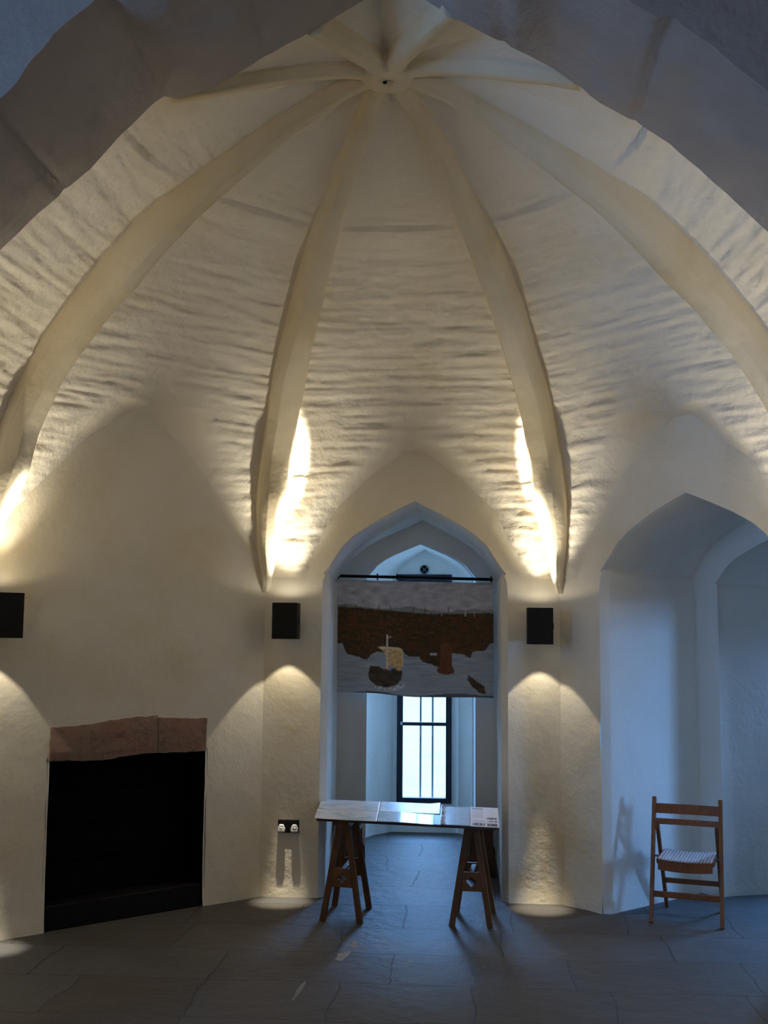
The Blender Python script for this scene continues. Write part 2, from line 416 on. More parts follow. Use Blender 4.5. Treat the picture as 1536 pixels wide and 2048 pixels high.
for k in range(8):
    bay = BAYS[k]
    c0, gw = GW.get(k, (0, [(2.0, 0)])); apexg = gw[-1][0] if k in GW else 0
    op = {0: OP_FAR, 1: OP_RIGHT}.get(k)
    o = len(web.v); keep = []
    pR, pL = CORNER[k], CORNER[k - 1]
    for i in range(NR):
        s = pL[i][0]; rl, zl_ = pL[i][1]; rr, zr_ = pR[i][1]
        row = []
        for j in range(NC + 1):
            v = -1 + 2*j/NC; tv = (v + 1)/2; r = rl + (rr - rl)*tv; z = zl_ + (zr_ - zl_)*tv
            Rap = r*math.cos(math.radians(22.5)); hu = r*math.sin(math.radians(22.5)); u = v*hu
            msk = 1
            if k in GW:
                h = lerp_tab(gw, z)
                if z < apexg:
                    dist = abs(u - c0) - h
                    msk = sm(-.02, .12 + .22*(z - ZL), dist)
                    if h < .3: msk = max(msk, sm(apexg - .02, apexg + .35, z))
                else:
                    msk = sm(apexg - .30, apexg + .28, z + abs(u)*.9)
                msk = msk if z < apexg else max(msk, sm(apexg - .1, apexg + .3, z))
            crown = .05*math.cos(v*math.pi/2)*sm(2.9, 3.6, z)*(1 - sm(4.2, 4.6, z))   # slight pointed camber of each web
            crown = .055*(1 - abs(v))*sm(2.7, 3.4, z)
            wob = .02*fb(u*1.3 + k*3, s*1.1, 5)
            cs = (s + wob + .012*abs(v))/.088
            fr = cs - math.floor(cs); idn = math.floor(cs)
            patch = .35 + .65*sm(-.25, .3, fb(u*1.8 + k*11, s*2.2 + idn*.37, 8))
            amp = (1 - sm(3.5, 4.25, z))*.85 + .1
            patch = patch + (.3 - patch)*sm(3.5, 3.9, z)
            groove = math.exp(-((fr - .5)/.16)**2)*.0065*patch*amp
            tilt = (fr - .5)*.006*patch*amp if fr < .5 else (fr - .5)*.006*patch*amp - .0
            lump = (.009*fb(u*1.6 + k*5, s*10.5 + .6*abs(v), 2) + .0045*fb(u*3.5, s*23, k*2.0 + 1))*(1 - .6*sm(3.9, 4.4, z)) + .004*fb(u*9, s*14, k + 5.0)
            rough0 = .010*fb(u*11 + k, z*11, 6)*(1 - sm(2.5, 2.85, z))
            Rr = Rap - .010*(1 - sm(ZL + .3, ZL + .8, z)) + crown + groove + lump + rough0 - tilt
            Rr = msk*Rr + (1 - msk)*(A + .03)
            tent = .17*(1 - abs(v))*min(r, .8) if k == 4 else 0
            p = bay.N*Rr + bay.U*u + Vector((0, 0, z + tent + (.5*(Rr - Rap) if z > 4.1 else 0)))
            row.append(p)
        for j, p in enumerate(row):
            web.v.append(tuple(p))
            u = p.dot(bay.U); ok = p.y > arch_y(p.x) - .035
            if op and abs(u - op.c) < op.half(p.z, .05) and p.z < op.apex + .05: ok = False
            keep.append(ok)
    n = NC + 1
    for i in range(NR - 1):
        for j in range(NC):
            q = (i*n + j, i*n + j + 1, (i+1)*n + j + 1, (i+1)*n + j)
            if all(keep[x] for x in q): web.f.append(tuple(x + o for x in q))
struct(build('ceiling', web, M_WEB, smooth=True, recalc=False))

# ------------------------------------------------------------------ ribs
RIBC = [(2.575, 2.02), (2.50, 2.12), (2.445, 2.34), (2.31, 2.62), (2.22, 2.90), (2.03, 3.185), (1.785, 3.435), (1.53, 3.645), (1.30, 3.84), (1.05, 4.01), (.80, 4.155), (.52, 4.305), (.26, 4.405), (.03, 4.455)]
RIB_SIDE = [(1.50, 3.985), (1.30, 4.072), (1.097, 4.150), (.87, 4.228), (.633, 4.309), (.39, 4.386), (.19, 4.432), (.03, 4.450)]
RIB_BACK = [(1.20, 4.20), (.95, 4.275), (.72, 4.330), (.475, 4.370), (.23, 4.414), (.03, 4.445)]
RIBP = {0: resample(RIBC, 130), 2: resample(RIB_SIDE, 60), 3: resample(RIB_BACK, 50)}
def rib(k):
    ang = math.radians(90 - 22.5 - 45*k); D = Vector((math.cos(ang), math.sin(ang), 0)); Tn = Vector((math.sin(ang), -math.cos(ang), 0))
    rows = []; rp = RIBP[{2: 2, 5: 2, 3: 3, 4: 3}.get(k, 0)]
    for i, (s, p) in enumerate(rp):
        a = rp[max(0, i-1)][1]; b = rp[min(len(rp)-1, i+1)][1]; t = (b - a).normalized(); nr = Vector((t.y, -t.x))   # outward (into the web)
        if nr.x < 0 and nr.y < 0: nr = -nr
        r, z = p
        if z < 2.62:
            kx = sm(2.0, 2.62, z); wd = .022 + .081*kx; nr = Vector((1, 0)); sh = .3 + .7*kx
        else: wd = lerp_tab([(2.62, .105), (3.2, .102), (3.9, .078), (4.3, .058), (4.5, .045)], z if k not in (2, 3, 4, 5) else max(z, 4.36)); sh = wd/.105
        wd += .006*fb(s*2.3, k*4.0, 1); blk = .004*fb(math.floor(s/.55)*3.1, k*2.0, 4)
        wo = .008*fb(s*1.7, k*9.0, 3)
        dp = .36 if z < 3.6 else .22
        prof = [(-wd, dp), (-wd, .080*sh), (-wd + .002, .073*sh), (-wd + .044*sh, .004), (-wd + .050*sh, 0), (wd - .050*sh, 0), (wd - .044*sh, .004), (wd - .002, .073*sh), (wd, .080*sh), (wd, dp)]
        row = []
        for j, (tt, dd) in enumerate(prof):
            e = .004*fb(s*5, j*1.7, k*3.0) + blk
            q = D*(r + nr.x*(dd + e)) + Tn*(tt + wo) + Vector((0, 0, z + nr.y*(dd + e)))
            row.append(q)
        rows.append(row)
    if D.y < -.2: rows = [r for r in rows if min(q.y - arch_y(q.x) for q in r[1:-1]) > -.03]
    m_ = MB(); m_.grid(rows); 
    m_.f.append(tuple(range(10)))
    o = struct(build('trim_%d' % (k + 1), m_, M_RIB, smooth=True))
    return o
for k in range(8): rib(k)
mb = MB()
pr = [(0, 4.441), (.05, 4.438), (.09, 4.436), (.12, 4.438), (.135, 4.46), (.14, 4.50)]
mb.grid([[Vector((r*math.cos(2*math.pi*i/32), r*math.sin(2*math.pi*i/32), z)) for i in range(32)] for r, z in pr[::-1]], True)
boss = struct(build('trim_9', mb, M_RIB, smooth=True))
mb = MB(); mb.tube((-.012, 0, 4.437), (-.012, 0, 4.43), .010)
sub(build('boss_hole', mb, M_SOOT), boss)
mb = MB(); mb.tube((.012, .01, 4.438), (.012, .01, 4.422), .018, 12, .012); sub(build('boss_knob', mb, M_RIB, smooth=True), boss)

# ------------------------------------------------------------------ chancel arch in front of the apse
EDGE = [(-2.36, -.41, 0), (-2.36, -.41, 1.0), (-2.36, -.41, 2.0), (-2.30, -.41, 2.45), (-2.14, -.41, 2.88), (-1.92, -.41, 3.25),
        (-1.739, -0.42, 3.47), (-1.558, -0.42, 3.644), (-1.49, -0.42, 3.702), (-1.331, -0.42, 3.841), (-1.184, -0.42, 4.009), (-1.037, -0.42, 4.156), (-0.991, -0.42, 4.179), (-0.918, -0.429, 4.168), (-0.843, -0.449, 4.18), (-0.78, -0.474, 4.182), (-0.64, -0.54, 4.215), (-0.517, -0.599, 4.25), (-0.395, -0.644, 4.296), (-0.276, -0.66, 4.343), (-0.166, -0.673, 4.405), (-0.054, -0.705, 4.451), (0.017, -0.73, 4.479), (0.083, -0.754, 4.503), (0.15, -0.776, 4.442), (0.219, -0.795, 4.388), (0.345, -0.81, 4.293), (0.492, -0.739, 4.25), (0.646, -0.583, 4.248), (0.784, -0.448, 4.241), (0.91, -0.39, 4.184), (0.948, -0.39, 4.143), (0.987, -0.39, 4.111), (1.064, -0.39, 4.062), (1.14, -0.39, 4.013), (1.292, -0.39, 3.905), (1.409, -0.39, 3.793), (1.526, -0.39, 3.681), (1.706, -0.39, 3.495),
        (1.92, -.41, 3.25), (2.14, -.41, 2.88), (2.30, -.41, 2.45), (2.36, -.41, 2.0), (2.36, -.41, 1.0), (2.36, -.41, 0)]
ED = []
for p, q in zip(EDGE, EDGE[1:]):
    n = max(1, int(math.hypot(q[0] - p[0], q[2] - p[2])/.03))
    for i in range(n): ED.append(tuple(a + (b - a)*i/n for a, b in zip(p, q)))
ED.append(EDGE[-1])
Y1 = -1.28
joints = [-2.0, -1.45, -.985, -.5, .077, .55, 1.14, 1.75]
mb = MB(); G = []
for (x, Y0, z) in ED:
    c = Vector((-x, 0, 1.6 - z)).normalized(); r = []
    jd = min(abs(x - q) for q in joints); vi = sum(1 for q in joints if x > q)
    for i in range(26):
        t = i/25; y = Y0 + (Y1 - Y0)*t
        d = .022*fb(x*1.9 + vi*3.3, y*1.9, z*1.9) + .012*fb(x*7, y*7, z*7)
        d *= .25 + .75*min(1, t*5)
        d -= .030*math.exp(-(jd/.016)**2)*min(1, t*6 + .3)
        d += .020*((vi*7919 % 5)/2 - 1)*min(1, t*6)
        r.append(Vector((x, y, z)) + c*d)
    G.append(r)
mb.grid(G)
for y in (-.40, Y1):
    rows = []
    for i, g in enumerate(G):
        p = g[-1] if y == Y1 else g[0]
        x, z = p.x, p.z
        if abs(x) > 2.34 or z < 2.0: q = Vector((math.copysign(5.5, x), p.y, z))
        else:
            d = Vector((x, 0, z - 1.6)); k_ = 1e9
            if abs(d.x) > 1e-6: k_ = min(k_, 5.5/abs(d.x))
            if d.z > 1e-6: k_ = min(k_, 4.4/d.z)
            q = Vector((d.x*k_, p.y, 1.6 + d.z*k_))
        rows.append([p.lerp(q, t) for t in (0, .02, .1, .3, 1)])
    mb.grid(rows)
    for sx in (-1, 1):
        mb.add([(sx*5.5, y, 6), (sx*5.5*1.0, y, 3.2), (sx*2.0, y, 6)], [(0, 1, 2)])
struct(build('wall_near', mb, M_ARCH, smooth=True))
# outer shell: nave walls, roof and end wall with the far window opening
mb = MB()
def quad(*p): mb.add(p, [(0, 1, 2, 3)])
X_, YB, ZT = 5.5, -8.5, 6.0
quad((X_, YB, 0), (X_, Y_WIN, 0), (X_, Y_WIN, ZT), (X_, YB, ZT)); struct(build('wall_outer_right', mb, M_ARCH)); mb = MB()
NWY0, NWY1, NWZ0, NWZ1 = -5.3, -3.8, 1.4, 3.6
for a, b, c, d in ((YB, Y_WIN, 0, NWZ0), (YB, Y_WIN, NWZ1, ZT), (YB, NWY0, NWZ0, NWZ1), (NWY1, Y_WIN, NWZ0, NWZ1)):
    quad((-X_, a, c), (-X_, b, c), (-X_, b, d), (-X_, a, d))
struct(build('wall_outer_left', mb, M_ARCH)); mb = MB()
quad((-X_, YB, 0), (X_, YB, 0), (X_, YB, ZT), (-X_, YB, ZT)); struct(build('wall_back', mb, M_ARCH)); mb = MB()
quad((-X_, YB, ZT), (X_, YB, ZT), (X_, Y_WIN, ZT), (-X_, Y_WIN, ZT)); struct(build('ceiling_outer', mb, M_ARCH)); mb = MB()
WX0, WX1, WZ0, WZ1 = -.262, .228, .255, 2.292
for a, b, c, d in ((-X_, X_, 0, WZ0), (-X_, X_, WZ1, ZT), (-X_, WX0, WZ0, WZ1), (WX1, X_, WZ0, WZ1)):
    quad((a, Y_WIN, c), (b, Y_WIN, c), (b, Y_WIN, d), (a, Y_WIN, d))
for a, b in (((WX0, WZ0), (WX1, WZ0)), ((WX0, WZ1), (WX1, WZ1)), ((WX0, WZ0), (WX0, WZ1)), ((WX1, WZ0), (WX1, WZ1))):
    quad((a[0], Y_WIN, a[1]), (b[0], Y_WIN, b[1]), (b[0], Y_WIN + .22, b[1]), (a[0], Y_WIN + .22, a[1]))
struct(build('wall_outer_far', mb, M_RECESS)); mb = MB()
G = [[Vector((x, y, .0)) for x in [-5.5 + i*.25 for i in range(45)]] for y in [YB + j*(Y_WIN - YB)/54 for j in range(55)]]
mb.grid(G); struct(build('floor', mb, M_FLOOR))
mb = MB(); mb.grid([[Vector((-30 + 6*i, 5.4 + j*5, -.25 - .012*j*j*.2)) for i in range(11)] for j in range(12)]); struct(build('ground', mb, M_GROUND, smooth=True))

# ------------------------------------------------------------------ windows
def rect_frame(mb, P, a0, a1, z0, z1, wd, d0, d1):
    """frame bars in plane coordinates; P(a, d, z)"""
    def bx(a, b, c, d): mb.hexa([P(a, d0, c), P(b, d0, c), P(b, d1, c), P(a, d1, c), P(a, d0, d), P(b, d0, d), P(b, d1, d), P(a, d1, d)])
    bx(a0, a0 + wd, z0, z1); bx(a1 - wd, a1, z0, z1); bx(a0 + wd, a1 - wd, z0, z0 + wd*.9); bx(a0 + wd, a1 - wd, z1 - wd*1.6, z1)
def make_window(name, P, a0, a1, z0, z1, wd, rails):
    mb = MB(); rect_frame(mb, P, a0, a1, z0, z1, wd, 0, .06)
    fr = struct(build(name, mb, M_FRAME, bevel=.004))
    for i, (zr, th) in enumerate(rails):
        m_ = MB(); m_.hexa([P(a0 + wd, .01, zr), P(a1 - wd, .01, zr), P(a1 - wd, .05, zr), P(a0 + wd, .05, zr), P(a0 + wd, .01, zr + th), P(a1 - wd, .01, zr + th), P(a1 - wd, .05, zr + th), P(a0 + wd, .05, zr + th)])
        sub(build('sash_rail', m_, M_FRAME), fr)
    zz = [z0 + wd*.9] + [z for z, t in rails] + [z1 - wd*1.6]
    for i in range(len(zz) - 1):
        lo = zz[i] + (rails[i-1][1] if i else 0)
        m_ = MB(); m_.hexa([P(a0 + wd, .028, lo), P(a1 - wd, .028, lo), P(a1 - wd, .032, lo), P(a0 + wd, .032, lo), P(a0 + wd, .028, zz[i+1]), P(a1 - wd, .028, zz[i+1]), P(a1 - wd, .032, zz[i+1]), P(a0 + wd, .032, zz[i+1])])
        sub(build('pane', m_, M_GLASS), fr)
    return fr
def Pf(a, d, z): return Vector((a, Y_WIN - .02 + d, z))
w1 = make_window('window_1', Pf, WX0, WX1, WZ0, WZ1, .052, [(.935, .030), (1.60, .03)])
mb = MB(); mb.box((-.222, Y_WIN - .03, .955), (.016, .02, .03)); sub(build('catch', mb, M_WHITE, bevel=.003), w1)
for x in (-.058, .052):
    mb = MB(); mb.tube((x, Y_WIN + .17, WZ0), (x, Y_WIN + .17, WZ1), .009, 10); sub(build('security_bar', mb, M_BAR), w1)
def Pn(a, d, z): return RIGHT.P(a, dW - .02 + d, z)
make_window('window_2', Pn, -.21, .25, .5, 1.95, .05, [(1.2, .03)])
def Ps(a, d, z): return e0 + nrm*a + dirp*(d - .02) + up*z
make_window('window_3', Ps, WA, WB, ZA, ZB, .045, [])
def Pv(a, d, z): return Vector((-X_ + .02 - d, a, z))
make_window('window_4', Pv, NWY0, NWY1, NWZ0, NWZ1, .07, [(2.5, .04)])
# daylight falling through those windows
area('daylight_niche_window', RIGHT.P(.02, dW + .75, 2.25), RIGHT.P(.02, -.3, .0), .8, .9, P_NICHE, BLUE)
cen = e0 + nrm*(WA + WB)/2 + up*(ZA + ZB)/2
area('daylight_side_window', cen + dirp*.25, cen - dirp, WB - WA, ZB - ZA, P_SIDE, BLUE)
area('daylight_nave_window', (-X_ - .3, (NWY0 + NWY1)/2, (NWZ0 + NWZ1)/2), (0, -.6, .8), 1.4, 2.1, P_NAVE, BLUE)
# vent over the far window
t = thing('wall_vent', (-.022, Y_WIN - .03, 2.335), 'small round dark vent grille high on the wall above the far window', 'vent')
mb = MB(); R1 = []
for rr, dy in ((.042, .03), (.042, 0), (.034, -.004), (.034, .03)): R1.append([Vector((-.022 + rr*math.cos(i*math.pi/12), Y_WIN - .03 + dy, 2.335 + rr*math.sin(i*math.pi/12))) for i in range(24)])
mb.grid(R1, True); build('vent_ring', mb, M_BAR, t)
mb = MB(); mb.tube((-.022, Y_WIN - .008, 2.335), (-.022, Y_WIN + .0, 2.335), .035, 24); build('vent_back', mb, M_SOOT, t)
mb = MB()
for a in (45, 135):
    v = Vector((math.cos(math.radians(a)), 0, math.sin(math.radians(a))))
    mb.bar(Vector((-.022, Y_WIN - .022, 2.335)) - v*.036, Vector((-.022, Y_WIN - .022, 2.335)) + v*.036, .007, .008, (0, 1, 0))
build('vent_cross', mb, M_BAR, t)

# ------------------------------------------------------------------ fireplace
def Lf(u, d, z): return LEFT.P(u, d, z)
fp = thing('fireplace', Lf(.015, .2, 0), 'black square fireplace opening under a rough red sandstone lintel', 'fireplace')
def lintel(u0, u1, zb, zt, seed):
    mb = MB(); n, m_ = 26, 12; G = []
    front = []
    for j in range(m_ + 1):
        r = []
        for i in range(n + 1):
            u = u0 + (u1 - u0)*i/n; tb = zb(u); tt = zt(u); z = tb + (tt - tb)*j/m_
            e = min(i, n - i, j, m_ - j)/3
            d = -.022 + .012*fb(u*9 + seed, z*9, 2) + .006*fb(u*28, z*28, seed) + .012*(1 - min(1, e))
            r.append((u + .004*fb(z*20, seed, 1), d, z + .006*fb(u*14, seed + j*.3, 5)))
        front.append(r)
    mb.grid([[Lf(*p) for p in r] for r in front])
    back = [[Lf(p[0], .19, p[2]) for p in r] for r in front]
    mb.grid(back)
    fr = [[Lf(*p) for p in r] for r in front]
    for a, b in ((fr[0], back[0]), (fr[-1], back[-1]), ([r[0] for r in fr], [r[0] for r in back]), ([r[-1] for r in fr], [r[-1] for r in back])):
        mb.grid([a, b])
    return build('lintel_stone', mb, M_RED, fp, smooth=True)
lintel(-.515, .195, lambda u: .972 + .006*math.sin(u*9) + (.009 if u > -.1 else 0), lambda u: 1.172 + .045*sm(-.5, .12, u), 1.0)
lintel(.2, .553, lambda u: .985 - .008*(u - .2)/.35, lambda u: 1.205 - .02*(u - .2)/.35, 5.0)
mb = MB()
for s_, u in ((-1, OP_FIRE.c - .535), (1, OP_FIRE.c + .535)):
    mb.grid([[Lf(u + s_*(.012 + .008*fb(z*9, s_*2.0, 1)), d, z) for d in (.0, .1, .2, .3)] for z in [i*.05 for i in range(21)]])
mb.add([Lf(-.54, .3, 0), Lf(.57, .3, 0), Lf(.57, .3, 1.0), Lf(-.54, .3, 1.0)], [(0, 1, 2, 3)])
mb.add([Lf(-.54, .0, .985), Lf(.57, .0, .985), Lf(.57, .3, .985), Lf(-.54, .3, .985)], [(0, 1, 2, 3)])
build('firebox', mb, M_SOOT, fp)
mb = MB()
for i in range(4):
    z0 = .14 + i*.21; mb.hexa([Lf(a, d, z) for z in (z0, z0 + .203) for a, d in ((-.515, .2), (.545, .2), (.545, .225), (-.515, .225))])
build('back_board', mb, M_SOOT, fp, bevel=.004)
mb = MB(); mb.hexa([Lf(a, d, z) for z in (.0, .142) for a, d in ((-.518, .006), (.548, .006), (.548, .19), (-.518, .19))])
build('kerb_stone', mb, M_KERB, fp, bevel=.006)

# ------------------------------------------------------------------ wall lamps
def lampset(bay, u, z0, z1, label, wd=.168):
    P = bay.P; e = .145; t = thing('wall_lamp', P(u, -e, z0), label, 'wall lamp', 'black up-and-down wall lamps')
    hw = wd/2; f0, f1 = -e - .072, -e + .072
    def ring(h, a, b, z): return [P(u - h, a, z), P(u + h, a, z), P(u + h, b, z), P(u - h, b, z)]
    mb = MB()
    mb.grid([ring(hw, f0, f1, z0), ring(hw, f0, f1, z1), ring(hw - .008, f0 + .008, f1 - .008, z1), ring(hw - .008, f0 + .008, f1 - .008, z0), ring(hw, f0, f1, z0)], True)
    build('lamp_body', mb, M_BLACK, t, bevel=.003)
    zm = (z0 + z1)/2
    mb = MB(); mb.hexa([P(a, d, z) for z in (zm - .05, zm + .05) for a, d in ((u - .045, f1 - .002), (u + .045, f1 - .002), (u + .045, .008), (u - .045, .008))])
    build('wall_bracket', mb, M_BLACK, t, bevel=.003)
    mb = MB(); mb.hexa([P(a, d, z) for z in (zm - .012, zm + .012) for a, d in ((u - hw + .004, f0 + .004), (u + hw - .004, f0 + .004), (u + hw - .004, f1 - .004), (u - hw + .004, f1 - .004))])
    build('inner_plate', mb, M_BLACK, t)
    mb = MB(); mb.tube(P(u + hw - .002, -e, zm), P(u + hw + .007, -e, zm), .026, 18, .02); build('swivel_knob', mb, M_BLACK, t, smooth=False, bevel=.002)
    for sg, z in ((1, z1 - .035), (-1, z0 + .035)):
        mb = MB(); mb.tube(P(u, -e, zm + sg*.012), P(u, -e, z), .028, 18, .034); build('lamp_bulb', mb, M_BAND, t)
    for sg, z, en, ang, bl, rad in ((1, z1 + .004, UP_WIDE, 160, .25, .03), (1, z1 + .004, UP_MID, 76, 1.0, .02), (1, z1 + .004, UP_CORE, 18, 1.0, .02), (-1, z0 - .004, DN_WIDE, 77, .10, .012), (-1, z0 - .004, DN_CORE, 16, 1.0, .012)):
        ld = bpy.data.lights.new('lamp_light', 'SPOT'); ld.energy = en; ld.color = WARM; ld.spot_size = math.radians(ang); ld.spot_blend = bl; ld.shadow_soft_size = rad
        lo = bpy.data.objects.new('lamp_light', ld); COL.objects.link(lo); lo.parent = t
        lo.location = P(u, -e, z) - t.location
        if sg > 0: lo.rotation_euler = (up - bay.N*(.04 if en == UP_CORE else .06)).to_track_quat('-Z', 'Y').to_euler()
lampset(FAR, -.828, 1.705, 1.945, 'black box wall lamp on the pillar between fireplace and doorway, left of the banner')
lampset(FAR, .857, 1.684, 1.922, 'black box wall lamp on the pillar right of the doorway and the painted banner')
lampset(LEFT, -.884, 1.70, 1.955, 'black box wall lamp cut by the left photo edge, left of the fireplace')
lampset(RIGHT, .884, 1.69, 1.94, 'black box wall lamp beyond the niche at the right, past the folding chair')

lampset(BAYS[2], .12, 1.69, 1.94, 'added out-of-view fill lamp in a black box on the right side wall of the apse, nearest the arch')  # extra lamp added out of view to raise the light in the apse
lampset(BAYS[6], -.12, 1.69, 1.94, 'added out-of-view fill lamp in a black box on the left side wall of the apse, nearest the arch')  # its added twin on the left, also unseen fill

# ------------------------------------------------------------------ socket
t = thing('wall_socket', FAR.P(-.812, -.005, .46), 'black double power socket with white plug covers low on the wall', 'socket')
mb = MB(); mb.hexa([FAR.P(a, d, z) for z in (.418, .502) for a, d in ((-.882, -.012), (-.742, -.012), (-.742, .02), (-.882, .02))]); build('face_plate', mb, M_BLACK, t, bevel=.004)
for u in (-.856, -.768):
    mb = MB(); ol = [(-.024, 0), (.024, 0), (.025, .022), (.014, .050), (-.014, .050), (-.025, .022)]
    mb.prism(ol, FAR.P(u, -.012, .424), FAR.U, (0, 0, 1), -FAR.N, .020); pc = build('plug_cover', mb, M_WHITE, t, bevel=.005)
    mb = MB(); mb.box(FAR.P(u, -.034, .436), (.034, .006, .006)); mb.box(FAR.P(u, -.034, .452), (.022, .006, .004)); o = build('grip_ridge', mb, M_WHITE); o.parent = pc; o.matrix_parent_inverse = pc.matrix_parent_inverse.inverted() if False else Matrix()
    # the cover's own transform already carries the socket's offset
    o.matrix_parent_inverse = (t.matrix_basis @ pc.matrix_parent_inverse).inverted() if False else Matrix()

# ------------------------------------------------------------------ painted banner on its rod
YR = 3.615
rod = thing('curtain_rod', (-.04, YR, 2.195), 'thin black iron rod fixed across the far doorway above the painted banner', 'curtain rod')
mb = MB(); mb.tube((-.652, YR, 2.200), (.572, YR, 2.176), .012, 14); build('rod', mb, M_BLACK, rod, smooth=False)
for x in (-.640, -.330, -.175, .56):
    z = 2.2 - (x + .652)*.0196; mb = MB()
    mb.tube((x, YR - .006, z), (x, 3.70, z), .008, 8); mb.box((x, YR, z), (.010, .030, .05)); build('rod_bracket', mb, M_BLACK, rod)
BR = 2.4
def poly_in(px, py, pl):
    c = False; j = len(pl) - 1
    for i in range(len(pl)):
        xi, yi = pl[i]; xj, yj = pl[j]
        if (yi > py) != (yj > py) and px < (xj - xi)*(py - yi)/(yj - yi) + xi: c = not c
        j = i
    return c
SHORE = [(100, 590), (190, 590), (230, 680), (330, 700), (390, 725), (440, 680), (475, 655), (700, 650), (740, 678), (820, 680), (850, 715), (900, 735), (980, 760), (1100, 755), (1101, 655), (1180, 662), (1250, 690), (1270, 640), (1380, 630), (1400, 585), (1440, 570)]
HILL = [(100, 285), (180, 280), (215, 270), (260, 282), (380, 300), (500, 305), (640, 300), (700, 285), (740, 280), (800, 290), (900, 303), (1000, 318), (1100, 318), (1150, 298), (1210, 306), (1280, 290), (1360, 306), (1410, 298), (1450, 300)]
TOWN = [(100, 300), (200, 300), (300, 305), (500, 318), (700, 325), (900, 338), (1100, 335), (1440, 325)]
HULL = [(422, 775), (490, 772), (535, 795), (590, 800), (640, 765), (632, 790), (693, 800), (683, 868), (640, 912), (570, 940), (470, 927), (416, 885), (406, 840)]
SAIL = [(520, 630), (690, 622), (699, 645), (697, 755), (664, 804), (622, 812), (628, 775), (590, 752), (566, 790), (550, 800), (558, 720), (545, 665)]
YARD = [(486, 622), (520, 612), (660, 612), (690, 625), (680, 640), (600, 624), (520, 640)]
TOWER = [(1000, 575), (1096, 575), (1101, 755), (1120, 798), (1108, 816), (1050, 826), (985, 810), (973, 785), (1000, 745)]
BOAT = [(1232, 828), (1300, 880), (1368, 925), (1374, 984), (1320, 970), (1262, 920), (1224, 865)]
def mix3(a, b, t): return tuple(x + (y - x)*t for x, y in zip(a, b))
def banner_col(px, py):
    n1 = fb(px*.012, py*.03, 1, 4); n2 = fb(px*.05, py*.05, 5, 3)
    if 562 < px < 570 and 515 < py < 790: return (.40, .36, .30)
    if 565 < px < 600 and abs(py - (545 - (px - 565)*.5)) < 4: return (.38, .35, .30)
    if poly_in(px, py, YARD): return (.46, .38, .27)
    if poly_in(px, py, HULL): return mix3((.030, .024, .018), (.06, .045, .03), .5 + n1)
    if poly_in(px, py, SAIL):
        if abs((px*.5 + py) % 46 - 23) < 2 or px > 688 or py > 798: return (.50, .43, .32)
        return mix3((.34, .20, .07), (.44, .31, .15), .5 + n2)
    if poly_in(px, py, BOAT): return mix3((.032, .022, .016), (.07, .04, .025), .5 + n1)
    if poly_in(px, py, TOWER): return mix3((.115, .042, .020), (.075, .032, .018), .5 + n2)
    if py > 985 + 10*math.sin(px*.01): return (.07, .085, .09)
    sh = lerp_tab(SHORE, px) + 8*n1; tw = lerp_tab(TOWN, px) + 5*n2; hl = lerp_tab(HILL, px)
    if px % 97 < 6 and 280 < py < tw + 4 and (px//97) % 3 != 1: return (.07, .045, .03)
    for sx in (1010, 1208, 1280):
        if abs(px - sx) < 5 and 285 + abs(px - sx)*8 < py < 355: return (.28, .25, .23)
    if py < hl: return mix3((.27, .25, .26), (.37, .345, .345), .5 + .9*n1 + .3*n2)
    if py < tw: return mix3((.17, .165, .16), (.13, .12, .095), sm(-.2, .2, n1 + (300 - px)*.001))
    if py < sh:
        c = mix3((.060, .030, .014), (.036, .026, .014), sm(-.3, .3, n1))
        c = mix3(c, (.10, .038, .018), .6*sm(.1, .45, n2)*sm(700, 380, py))
        if n2 > .42: c = mix3(c, (.085, .062, .038), .45)
        if 920 < px < 975 and 648 < py < 668: c = (.30, .28, .25)
        return c
    w_ = .5 + .5*fb(px*.006, py*.06, 9, 4)
    c = mix3((.15, .175, .20), (.27, .28, .30), w_)
    if poly_in(px, py, [(460, 935), (560, 945), (700, 900), (720, 930), (600, 968), (480, 955)]) and n2 > 0: c = (.42, .43, .44)
    if 815 < px < 848 and 655 < py < 690: c = (.40, .39, .37)
    return c
mb = MB(); NU, NV = 190, 140; cols = []; G = []
for j in range(NV + 1):
    v = j/NV; r = []
    for i in range(NU + 1):
        u = i/NU
        x = -.655 + 1.232*u + (-.006*v if u < .5 else 0) + .004*math.sin(v*9)*(1 - u)
        zb = 1.285 - .022*u - .012*sm(.25, .55, u)*(1 - sm(.5, .95, u)) + .010*sm(.45, .2, u)
        zt = 2.168 - .022*u; z = zt + (zb - zt)*v
        y = YR - .004 + .010*math.sin(u*11 + 1)*v + .006*math.sin(u*23)*v*v
        r.append(Vector((x, y - .012*(1 - abs(1 - 2*min(1, v*20)) if v < .05 else 0), z)))
        cols.append(tuple(BR*q for q in banner_col(128 + 1312*u, 80 + (905 + 28*u)*v)))
    G.append(r)
mb.grid(G)
def color_attr(o, cols):
    at = o.data.color_attributes.new('paint', 'FLOAT_COLOR', 'POINT')
    for i, c in enumerate(cols): at.data[i].color = (*c, 1)
bn = build('painted_banner', mb, M_PAINT, smooth=True, recalc=False)
color_attr(bn, cols)
sd = bn.modifiers.new('thickness', 'SOLIDIFY'); sd.thickness = .002
tag(bn, 'painted cloth banner of a harbour with a sailing ship, hanging in the doorway', 'banner')

